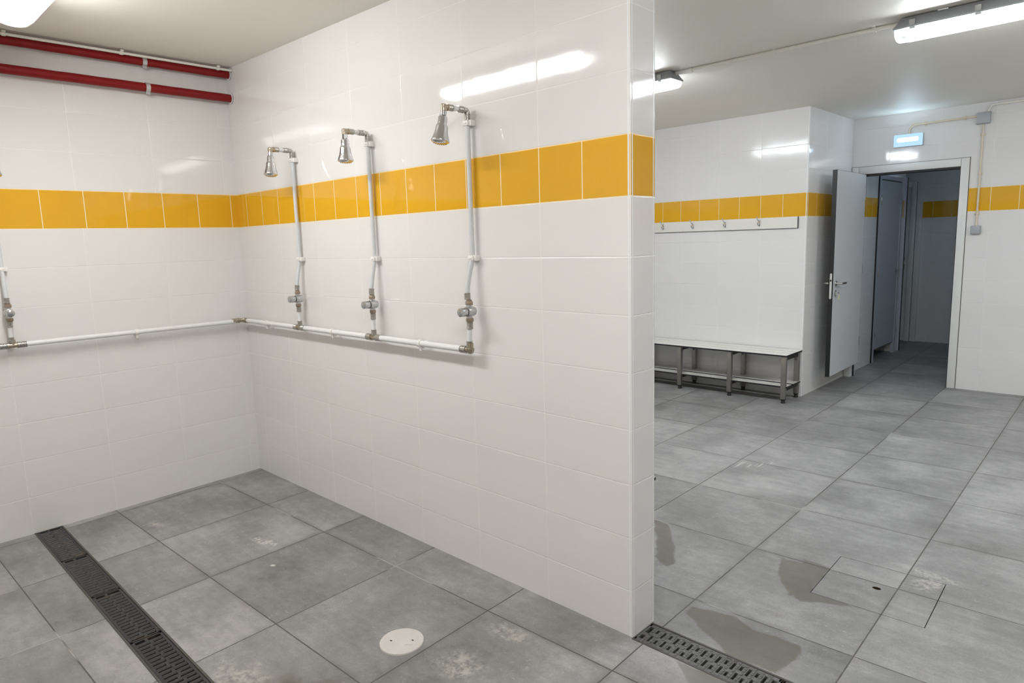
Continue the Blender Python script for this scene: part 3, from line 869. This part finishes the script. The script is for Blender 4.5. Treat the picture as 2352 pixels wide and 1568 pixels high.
bm = B(); box(bm, (-0.0025, -0.009, 0.885), (0.001, 0.009, 1.092), 0.0, LM)
for zz in (0.885, 1.092): lathe(bm, [(0.009, 0), (0.009, 0.0035)], LM @ Vector((-0.0025, 0, zz)), LM.to_3x3() @ Vector((1, 0, 0)), 20)
lk = obj('lock_plate', bm, MAT['plate'], dr)
bm = B(); box(bm, (-0.009, -0.006, 1.030), (-0.001, 0.006, 1.046), 0.001, LM); obj('latch_bolt', bm, MAT['dark'], lk)
for s in (1, -1):
    bm = B(); M3 = LM.to_3x3()
    f = lambda a, b, c: LM @ Vector((a, b * s, c))
    lathe(bm, [(0, 0), (0.024, 0), (0.0255, 0.002), (0.0255, 0.007), (0.023, 0.010), (0, 0.010)], f(0.060, TH, 1.010), M3 @ Vector((0, s, 0)), 28)
    tube(bm, bend([f(0.060, TH + 0.006, 1.010), f(0.060, TH + 0.052, 1.010), f(0.178, TH + 0.052, 1.008)], 0.018), 0.0095, 14)
    obj('lever_handle', bm, MAT['satin'], dr)
    bm = B(); lathe(bm, [(0, 0), (0.024, 0), (0.0255, 0.002), (0.0255, 0.006), (0.022, 0.008), (0, 0.008)], f(0.060, TH, 0.925), M3 @ Vector((0, s, 0)), 28)
    es = obj('lock_rose', bm, MAT['satin'], dr)
    bm = B(); cyl(bm, f(0.060, TH + 0.006, 0.929), f(0.060, TH + 0.013, 0.929), 0.0085, 16); box(bm, (0.0555, (TH + 0.006) * s if s > 0 else -(TH + 0.013), 0.908), (0.0645, (TH + 0.013) if s > 0 else -(TH + 0.006), 0.928), 0.001, LM)
    obj('lock_cylinder', bm, MAT['plate'], es)
for zz in (0.40, 1.10, 1.80):
    bm = B(); cyl(bm, LM @ Vector((LL + 0.006, TH - 0.004, zz - 0.045)), LM @ Vector((LL + 0.006, TH - 0.004, zz + 0.045)), 0.007, 12); obj('hinge', bm, MAT['satin'], dr)
# keys with a pale tag left in the lock
G = Matrix.Translation(DO) @ LM
kt = thing('door_keys', 'key with a pale tag hanging from the open door lock', 'keys', G @ Vector((0.060, TH + 0.013, 0.929)))
ko = Vector(kt.location)
bm = B(); W = Matrix.Translation(-ko) @ G
box(bm, (0.057, TH + 0.011, 0.9275), (0.063, TH + 0.028, 0.9305), 0.0005, W); box(bm, (0.052, TH + 0.028, 0.920), (0.068, TH + 0.031, 0.938), 0.0012, W); obj('key', bm, MAT['satin'], kt)
bm = B(); tube(bm, [W @ Vector((0.066 + 0.012 * math.cos(a), TH + 0.030, 0.922 - 0.012 + 0.014 * math.sin(a))) for a in [k * PI / 8 for k in range(17)]], 0.0010, 6); obj('key_ring', bm, MAT['satin'], kt)
bm = B(); box(bm, (0.068, TH + 0.027, 0.868), (0.092, TH + 0.031, 0.912), 0.002, W); obj('key_tag', bm, MAT['keytag'], kt)

# ------------------------------------------------------------------ corridor cubicles
d2 = thing('door_2', 'closed grey toilet cubicle door in the dark corridor', 'door', (XS, 6.0, FLZ), 0, None, 'structure')
O2 = Vector((XS, 6.0, FLZ))


def cbox(name, lo, hi, mat, par, o, bev=0.0):
    bm = B(); box(bm, Vector(lo) - o, Vector(hi) - o, bev); return obj(name, bm, mat, par, smooth=bev > 0)


cbox('door_post', (XS - 0.03, 6.022, FLZ), (XS + 0.012, 6.098, 2.045), MAT['board'], d2, O2)
cbox('post_edge', (XS - 0.028, 6.0205, FLZ), (XS + 0.0135, 6.030, 2.045), MAT['hpl_edge'], d2, O2)
lf = cbox('door_leaf', (XS - 0.020, 6.106, 0.158), (XS + 0.004, 6.866, 1.990), MAT['board'], d2, O2)
bm = B()
for lo, hi in (((XS - 0.022, 6.099, 0.158), (XS + 0.0015, 6.1055, 2.0)), ((XS - 0.022, 6.8665, 0.158), (XS + 0.0015, 6.876, 2.0)), ((XS - 0.022, 6.099, 1.9905), (XS + 0.0055, 6.876, 2.002))):
    box(bm, Vector(lo) - O2, Vector(hi) - O2)
obj('door_gap_seal', bm, MAT['hpl_edge'], d2, smooth=False)
cbox('header_panel', (XS - 0.03, 6.098, 2.002), (XS + 0.010, 6.88, 2.045), MAT['board'], d2, O2)
cbox('side_post', (XS - 0.03, 6.8765, FLZ), (XS + 0.012, 6.925, 2.045), MAT['board'], d2, O2)
bm = B(); lathe(bm, [(0, 0), (0.022, 0), (0.022, 0.008), (0, 0.008)], Vector((XS + 0.004, 6.82, 1.0)) - O2, (1, 0, 0), 20)
tube(bm, bend([Vector((XS + 0.01, 6.82, 1.0)) - O2, Vector((XS + 0.05, 6.82, 1.0)) - O2, Vector((XS + 0.05, 6.72, 1.0)) - O2], 0.015), 0.009, 12); obj('lever_handle', bm, MAT['satin'], d2)
for zz in (0.35, 1.0, 1.78):
    bm = B(); box(bm, Vector((XS + 0.004, 6.112, zz - 0.05)) - O2, Vector((XS + 0.014, 6.128, zz + 0.05)) - O2, 0.002); obj('hinge', bm, MAT['satin'], d2)
wall('wall_stub', [((XS - 0.10, 6.926, -0.1), (XS, 7.045, ZT))], MAT['tile_side'], 'narrow tiled pier beside the cubicle door in the corridor')
wall('wall_lintel', [((XS - 0.10, 6.0205, 2.0455), (XS, 6.9255, ZT))], MAT['tile_side'], 'tiled strip above the cubicle door in the corridor')
cb = thing('cubicle_post', 'grey cubicle edge post with black rim at the corridor end', 'post', (XS, 7.07, FLZ))
cbox('panel', (XS - 0.9, 7.047, FLZ + 0.0005), (XS + 0.020, 7.083, 2.06), MAT['board'], cb, Vector(cb.location))
cbox('black_edge', (XS + 0.020, 7.047, FLZ + 0.0005), (XS + 0.0235, 7.083, 2.06), MAT['hpl_edge'], cb, Vector(cb.location))
inn = thing('cubicle_divider', 'white cubicle divider seen through the gap under its door', 'panel', (1.5, 6.95, FLZ))
cbox('divider_panel', (0.85, 6.935, FLZ + 0.0005), (XS - 0.105, 6.960, 1.9), MAT['hpl'], inn, Vector(inn.location))
d3 = thing('door_3', 'pale door with frame at the far end of the corridor', 'door', (1.5, YC, FLZ), 0, None, 'structure'); O3 = Vector(d3.location)
cbox('door_leaf', (1.02, YC - 0.030, FLZ + 0.006), (1.865, YC - 0.012, 1.985), MAT['frame'], d3, O3)
bm = B()
for lo, hi in (((1.870, YC - 0.045, FLZ), (1.930, YC - 0.001, 2.05)), ((0.955, YC - 0.045, FLZ), (1.015, YC - 0.001, 2.05)), ((1.015, YC - 0.045, 1.99), (1.870, YC - 0.001, 2.05)), ((1.936, YC - 0.030, FLZ), (2.000, YC - 0.001, 2.05))):
    box(bm, Vector(lo) - O3, Vector(hi) - O3, 0.002)
obj('door_frame', bm, MAT['frame'], d3)
bm = B()
for z0, z1 in ((1.06, 1.11), (0.95, 1.02)): box(bm, Vector((1.80, YC - 0.034, z0)) - O3, Vector((1.835, YC - 0.0305, z1)) - O3, 0.001)
obj('lock_plate', bm, MAT['nut'], d3)

# ------------------------------------------------------------------ coat rack on the bench wall
rk = thing('coat_rack', 'white coat rail with double hooks below the yellow band above the bench', 'coat rack', (0.2, YB, 1.553)); RO = Vector(rk.location)
bm = B(); box(bm, Vector((0.12, YB - 0.0150, 1.5045)) - RO, Vector((1.927, YB - 0.0030, 1.6010)) - RO); obj('rail_board', bm, MAT['hpl'], rk, smooth=False)
bm = B(); box(bm, Vector((0.118, YB - 0.0146, 1.5015)) - RO, Vector((1.9305, YB - 0.0005, 1.5045)) - RO); box(bm, Vector((1.927, YB - 0.0146, 1.5015)) - RO, Vector((1.9305, YB - 0.0005, 1.601)) - RO)
obj('board_edge', bm, MAT['hpl_edge'], rk, smooth=False)


def hook(x):
    o = Vector((x, YB - 0.015, 1.557)) - RO; bm = B()
    box(bm, o + Vector((-0.010, -0.003, -0.028)), o + Vector((0.010, 0, 0.030)), 0.003)
    tube(bm, bend([o + Vector((0, -0.001, 0.016)), o + Vector((0, -0.028, 0.020)), o + Vector((0, -0.058, 0.052))], 0.02), 0.0042, 10)
    lathe(bm, [(0, -0.006), (0.005, -0.004), (0.0068, 0), (0.005, 0.004), (0, 0.006)], o + Vector((0, -0.059, 0.054)), (0, -0.7, 0.7), 12)
    tube(bm, bend([o + Vector((0, -0.001, -0.014)), o + Vector((0, -0.026, -0.022)), o + Vector((0, -0.036, -0.004))], 0.012), 0.0042, 10)
    lathe(bm, [(0, -0.006), (0.005, -0.004), (0.0068, 0), (0.005, 0.004), (0, 0.006)], o + Vector((0, -0.036, -0.002)), (0, 0, 1), 12)
    h = obj('hook', bm, MAT['chrome'], rk)
    for zz in (0.022, -0.022):
        bm = B(); lathe(bm, [(0.0035, 0), (0.003, 0.0015), (0, 0.002)], o + Vector((0, -0.003, zz)), (0, -1, 0), 10); obj('screw_head', bm, MAT['satin'], h)


for x in (0.285, 0.610, 0.934, 1.264, 1.589): hook(x)

# ------------------------------------------------------------------ benches


def bench(loc, rz, L, depth, frames, label, z0=FLZ):
    """local: x along the bench 0..L, y 0 (wall side) .. -depth (front)"""
    t = thing('slatted_bench', label, 'bench', loc, rz, 'slatted changing room benches')
    H = 0.440 - z0
    bw = (depth - 0.012) / 3
    for k in range(3):
        y1 = -k * (bw + 0.006); bm = B(); box(bm, (0, y1 - bw, H - 0.0125), (L, y1, H)); s = obj('seat_board', bm, MAT['hpl_edge'], t, smooth=False)
        bm = B(); box(bm, (0.0012, y1 - bw + 0.0012, H - 0.0002), (L - 0.0012, y1 - 0.0012, H + 0.0008)); obj('board_face', bm, MAT['hpl'], s, smooth=False)
    hs = 0.168 - z0
    for y1, w in ((-0.026, 0.150), (-0.212, 0.115)):
        bm = B(); box(bm, (0, y1 - w, hs - 0.0125), (L, y1, hs)); s = obj('shelf_board', bm, MAT['hpl_edge'], t, smooth=False)
        bm = B(); box(bm, (0.0012, y1 - w + 0.0012, hs - 0.0002), (L - 0.0012, y1 - 0.0012, hs + 0.0008)); obj('board_face', bm, MAT['hpl'], s, smooth=False)
    fy, by = -depth + 0.012, -0.024
    for x in frames:
        for y in (fy, by):
            bm = B(); a = -0.020
            box(bm, (x - 0.020, min(y, y - a * 0) - 0.002 if y == fy else y - 0.036, 0.036), (x + 0.020, (y + 0.036) if y == fy else y, H - 0.0128), 0.003)
            lg = obj('leg', bm, MAT['steel'], t)
            yc = y + 0.017 if y == fy else y - 0.018
            bm = B(); lathe(bm, [(0.013, 0.022), (0.013, 0.036), (0.021, 0.036), (0.021, 0.030), (0.016, 0.022)], (x, yc, 0), (0, 0, 1), 18)
            lathe(bm, [(0.0, 0.0), (0.018, 0.0005), (0.019, 0.010), (0.013, 0.022), (0.0, 0.0225)], (x, yc, 0), (0, 0, 1), 18); obj('foot', bm, MAT['dark'], lg)
        bm = B(); box(bm, (x - 0.018, fy + 0.0365, H - 0.046), (x + 0.018, by - 0.0365, H - 0.0128), 0.002); box(bm, (x - 0.018, fy + 0.0365, hs - 0.040), (x + 0.018, by - 0.0365, hs - 0.0128), 0.002)
        obj('cross_bar', bm, MAT['hpl_edge'], t)
        bm = B(); box(bm, (x - 0.016, by + 0.0005, hs + 0.030), (x + 0.016, by + 0.0035, hs + 0.075), 0.001); box(bm, (x - 0.015, by - 0.0395, hs + 0.004), (x + 0.015, by - 0.0365, hs + 0.04), 0.001); obj('bracket', bm, MAT['steel'], t)
        for yy, s in ((fy + 0.0365, 1), (by - 0.0365, -1)):
            bm = B(); v = [bm.verts.new(Vector(p)) for p in ((x - 0.002, yy, H - 0.046), (x - 0.002, yy + s * 0.05, H - 0.046), (x - 0.002, yy, H - 0.085), (x + 0.002, yy, H - 0.046), (x + 0.002, yy + s * 0.05, H - 0.046), (x + 0.002, yy, H - 0.085))]
            for q in ((0, 1, 2), (3, 5, 4), (0, 3, 4, 1), (1, 4, 5, 2), (2, 5, 3, 0)): bm.faces.new([v[i] for i in q])
            obj('gusset', bm, MAT['steel'], t, smooth=False)
    return t


bench((0.02, YB - 0.008, FLZ), 0, 1.983, 0.352, [0.07, 0.465, 0.965, 1.467, 1.955], 'white slatted bench with shoe shelf along the far wall under the coat rail')
bench((2.712, PT + 0.006, FLZ), PI, 1.95, 0.352, [0.07, 0.68, 1.28, 1.88], 'slatted bench behind the shower wall, only one corner peeking out')

# ------------------------------------------------------------------ floor drains


def drain(name, D, label, cols):
    x0, x1, y0, y1 = D; zt = max(fz(y0), fz(y1)) + 0.001; t = thing(name, label, 'drain', (x0, (y0 + y1) / 2, zt)); w = (y1 - y0) / 2; L = x1 - x0
    bm = B(); box(bm, (0.0005, -w + 0.0005, -0.125), (L - 0.001, w - 0.0005, -0.118)); obj('channel_bottom', bm, MAT['dark'], t)
    for s in (-1, 1):
        bm = B(); a, b = (s * w, s * (w - 0.0085)); box(bm, (0.0005, min(a, b), -0.12), (L - 0.001, max(a, b), 0.0), 0.001)
        obj('edge_rail', bm, MAT['channel'], t)
    return t, w, zt


def grate(x0, yc, zt, L, w, mat, label, group, tab=False, fine=False):
    """cast slotted grate: two rows of slots across, bumps between"""
    t = thing('drain_grate', label, 'grate', (x0, yc, zt), 0, group)
    bm = B(); h0, h1 = -0.020, -0.0015; wi = w - 0.0095; sr = 0.010 if fine else 0.017; cw, co_ = (0.0055, 0.005) if fine else (0.0095, 0.007)
    box(bm, (0.0015, -wi, h0), (L - 0.0015, -wi + sr, h1), 0.0015); box(bm, (0.0015, wi - sr, h0), (L - 0.0015, wi, h1), 0.0015)
    box(bm, (0.0015, -wi, h0), (0.0095, wi, h1), 0.0015); box(bm, (L - 0.0095, -wi, h0), (L - 0.0015, wi, h1), 0.0015)
    n = 18; p = (L - 0.012) / n
    for k in range(n):
        xc = 0.006 + p * (k + 0.5)
        if k < n - 1:
            # rib between slots (rounded)
            xr = 0.006 + p * (k + 1); rt, rd = (0.0050, 0.005) if fine else (0.0078, 0.0015); pr = [(-0.0088, h0), (-0.0088, h1 - rd), (-rt, h1 - 0.0006), (rt, h1 - 0.0006), (0.0088, h1 - rd), (0.0088, h0)]
            va = [bm.verts.new((xr + a, -wi + 0.006, b)) for a, b in pr]; vb = [bm.verts.new((xr + a, wi - 0.006, b)) for a, b in pr]
            for q in range(len(pr) - 1): bm.faces.new((va[q], va[q + 1], vb[q + 1], vb[q]))
        # centre and end webs make long and short slots alternate
        off = co_ if k % 2 else -co_
        box(bm, (xc - p / 2, off - cw, h0), (xc + p / 2, off + cw, h1 - 0.0005), 0.001)
        e = 0.008
        if k % 2: box(bm, (xc - p / 2, wi - sr - 0.002, h0), (xc + p / 2, wi - 0.004, h1 - 0.0006), 0.001)
        else: box(bm, (xc - p / 2, -wi + 0.004, h0), (xc + p / 2, -wi + sr + 0.002, h1 - 0.0006), 0.001)
        for yy in () if fine else (-wi + 0.008, -wi + 0.026, -0.022, 0.0, 0.022, wi - 0.026, wi - 0.008):
            xr = 0.006 + p * (k + 1)
            if k < n - 1: box(bm, (xr - 0.0042, yy - 0.006, h1 - 0.002), (xr + 0.0042, yy + 0.006, h1 + 0.0016), 0.0012, None, 1)
    obj('grating', bm, mat, t)
    if tab:
        bm = B(); box(bm, (L - 0.190, wi - 0.012, h1 - 0.001), (L - 0.152, wi, h1 + 0.0012), 0.001); obj('lock_tab', bm, MAT['channel'], t)
    return t


t, w, zt = drain('drain_channel', D1, 'long dark drain channel crossing the shower floor from the left wall', None)
names = ['dark slotted grate touching the left wall', 'second dark slotted grate out from the left wall', 'third dark slotted grate out from the left wall', 'fourth dark slotted grate out from the left wall, at the photo edge',
         'fifth dark slotted grate out from the left wall, beyond the photo']
for k in range(5): grate(D1[0] + 0.003 + k * 0.503, (D1[2] + D1[3]) / 2, zt, 0.500, w, MAT['iron'], names[k], 'cast grates of the shower drain', False, True)
t, w, zt = drain('drain_channel', D2, 'drain channel starting at the end face of the shower wall', None)
names = ['worn grey slotted grate touching the end of the shower wall', 'next worn grey slotted grate away from the shower wall end']
for k in range(6):
    grate(D2[0] + 0.002 + k * 0.499, (D2[2] + D2[3]) / 2, zt, 0.496, w, MAT['iron2'], names[k] if k < 2 else 'worn grey slotted grate of the second drain, outside the photo', 'worn grates of the second drain', k == 0)

# ------------------------------------------------------------------ inspection cover and cleanout disc
hc = thing('floor_hatch', 'square tiled inspection cover let into the floor with a small lifting hole', 'floor hatch', (HC[0], HC[1], FLZ), HA)
bm = B(); s = HS / 2 - 0.0002; NH = 24
hx, hy, hr = -0.006, -0.003, 0.0165
ring = [bm.verts.new((hx + hr * math.cos(2 * PI * k / NH), hy + hr * 0.72 * math.sin(2 * PI * k / NH), 0.0)) for k in range(NH)]


def sq(a):
    c, q = math.cos(a), math.sin(a); m = max(abs(c), abs(q)); return (s * c / m, s * q / m)


outer = [bm.verts.new((*sq(2 * PI * k / NH), 0.0)) for k in range(NH)]
for k in range(NH): bm.faces.new((ring[k], outer[k], outer[(k + 1) % NH], ring[(k + 1) % NH]))
r = bmesh.ops.extrude_face_region(bm, geom=list(bm.faces))
for v in [g for g in r['geom'] if isinstance(g, bmesh.types.BMVert)]: v.co.z -= 0.03
obj('tiled_lid', bm, MAT['lid'], hc, smooth=False)
bm = B(); lathe(bm, [(0.0, -0.020), (0.013, -0.020), (0.0155, -0.019), (0.0160, -0.001)], (hx, hy, 0), (0, 0, 1), 24, cap=False)
for v in bm.verts: v.co.y = hy + (v.co.y - hy) * 0.72
lathe(bm, [(0.006, -0.0195), (0.005, -0.013), (0, -0.012)], (hx, hy, 0), (0, 0, 1), 12, cap=False); obj('lifting_socket', bm, MAT['socket'], hc)
bm = B(); q = HS / 2 + 0.003; ho = HS / 2 + 0.0028
box(bm, (-q, -q, -0.06), (q, q, -0.032)); obj('hatch_frame', bm, MAT['dark'], hc)

dx, dy = 2.298, -0.567
cd = thing('cleanout_cover', 'round off white plastic cover on the shower floor near the photo bottom', 'drain cover', (dx, dy, fz(dy)), 0.2)
bm = B(); lathe(bm, [(0.0815, -0.004), (0.0815, 0.0045), (0.0800, 0.0062), (0.075, 0.0068), (0.0, 0.0072)], (0, 0, 0), (0, 0, 1), 64); obj('disc', bm, MAT['disc'], cd, ang=50)
for a in (0.55, 0.55 + PI):
    bm = B(); box(bm, (0.040 * math.cos(a) - 0.0045, 0.040 * math.sin(a) - 0.0025, 0.0066), (0.040 * math.cos(a) + 0.0045, 0.040 * math.sin(a) + 0.0025, 0.0076), 0.0003); obj('key_slot', bm, MAT['dark'], cd)
bm = B(); tube(bm, [(0.030 + 0.022 * k / 6, -0.018 + 0.018 * k / 6 + 0.003 * math.sin(k), 0.0072) for k in range(7)], 0.0008, 6); obj('scratch_mark', bm, MAT['boxgrey'], cd)

# ------------------------------------------------------------------ camera
cam = bpy.data.cameras.new('camera'); co = bpy.data.objects.new('camera', cam); link(co)
yaw, pitch, roll = 0.76825, 0.1484, -0.0303
d = Vector((-math.sin(yaw) * math.cos(pitch), math.cos(yaw) * math.cos(pitch), -math.sin(pitch)))
r_ = Vector((math.cos(yaw), math.sin(yaw), 0)); u_ = r_.cross(d)
c, q = math.cos(roll), math.sin(roll)
rx, ux = c * r_ + q * u_, -q * r_ + c * u_
M = Matrix((rx, ux, -d)).transposed().to_4x4(); M.translation = (4.20123, -1.90357, 1.46297)
co.matrix_world = M
cam.sensor_width = 36; cam.lens = 1538.06 * 36 / 2352; cam.clip_start = 0.02
S.camera = co

# ------------------------------------------------------------------ world and view
w_ = bpy.data.worlds.new('world'); S.world = w_; w_.use_nodes = True
w_.node_tree.nodes['Background'].inputs[0].default_value = (0.02, 0.02, 0.022, 1); w_.node_tree.nodes['Background'].inputs[1].default_value = 1
S.view_settings.view_transform = 'Standard'; S.view_settings.look = 'None'; S.view_settings.gamma = 1.0
S.view_settings.use_curve_mapping = False
S.view_settings.exposure = 1.40
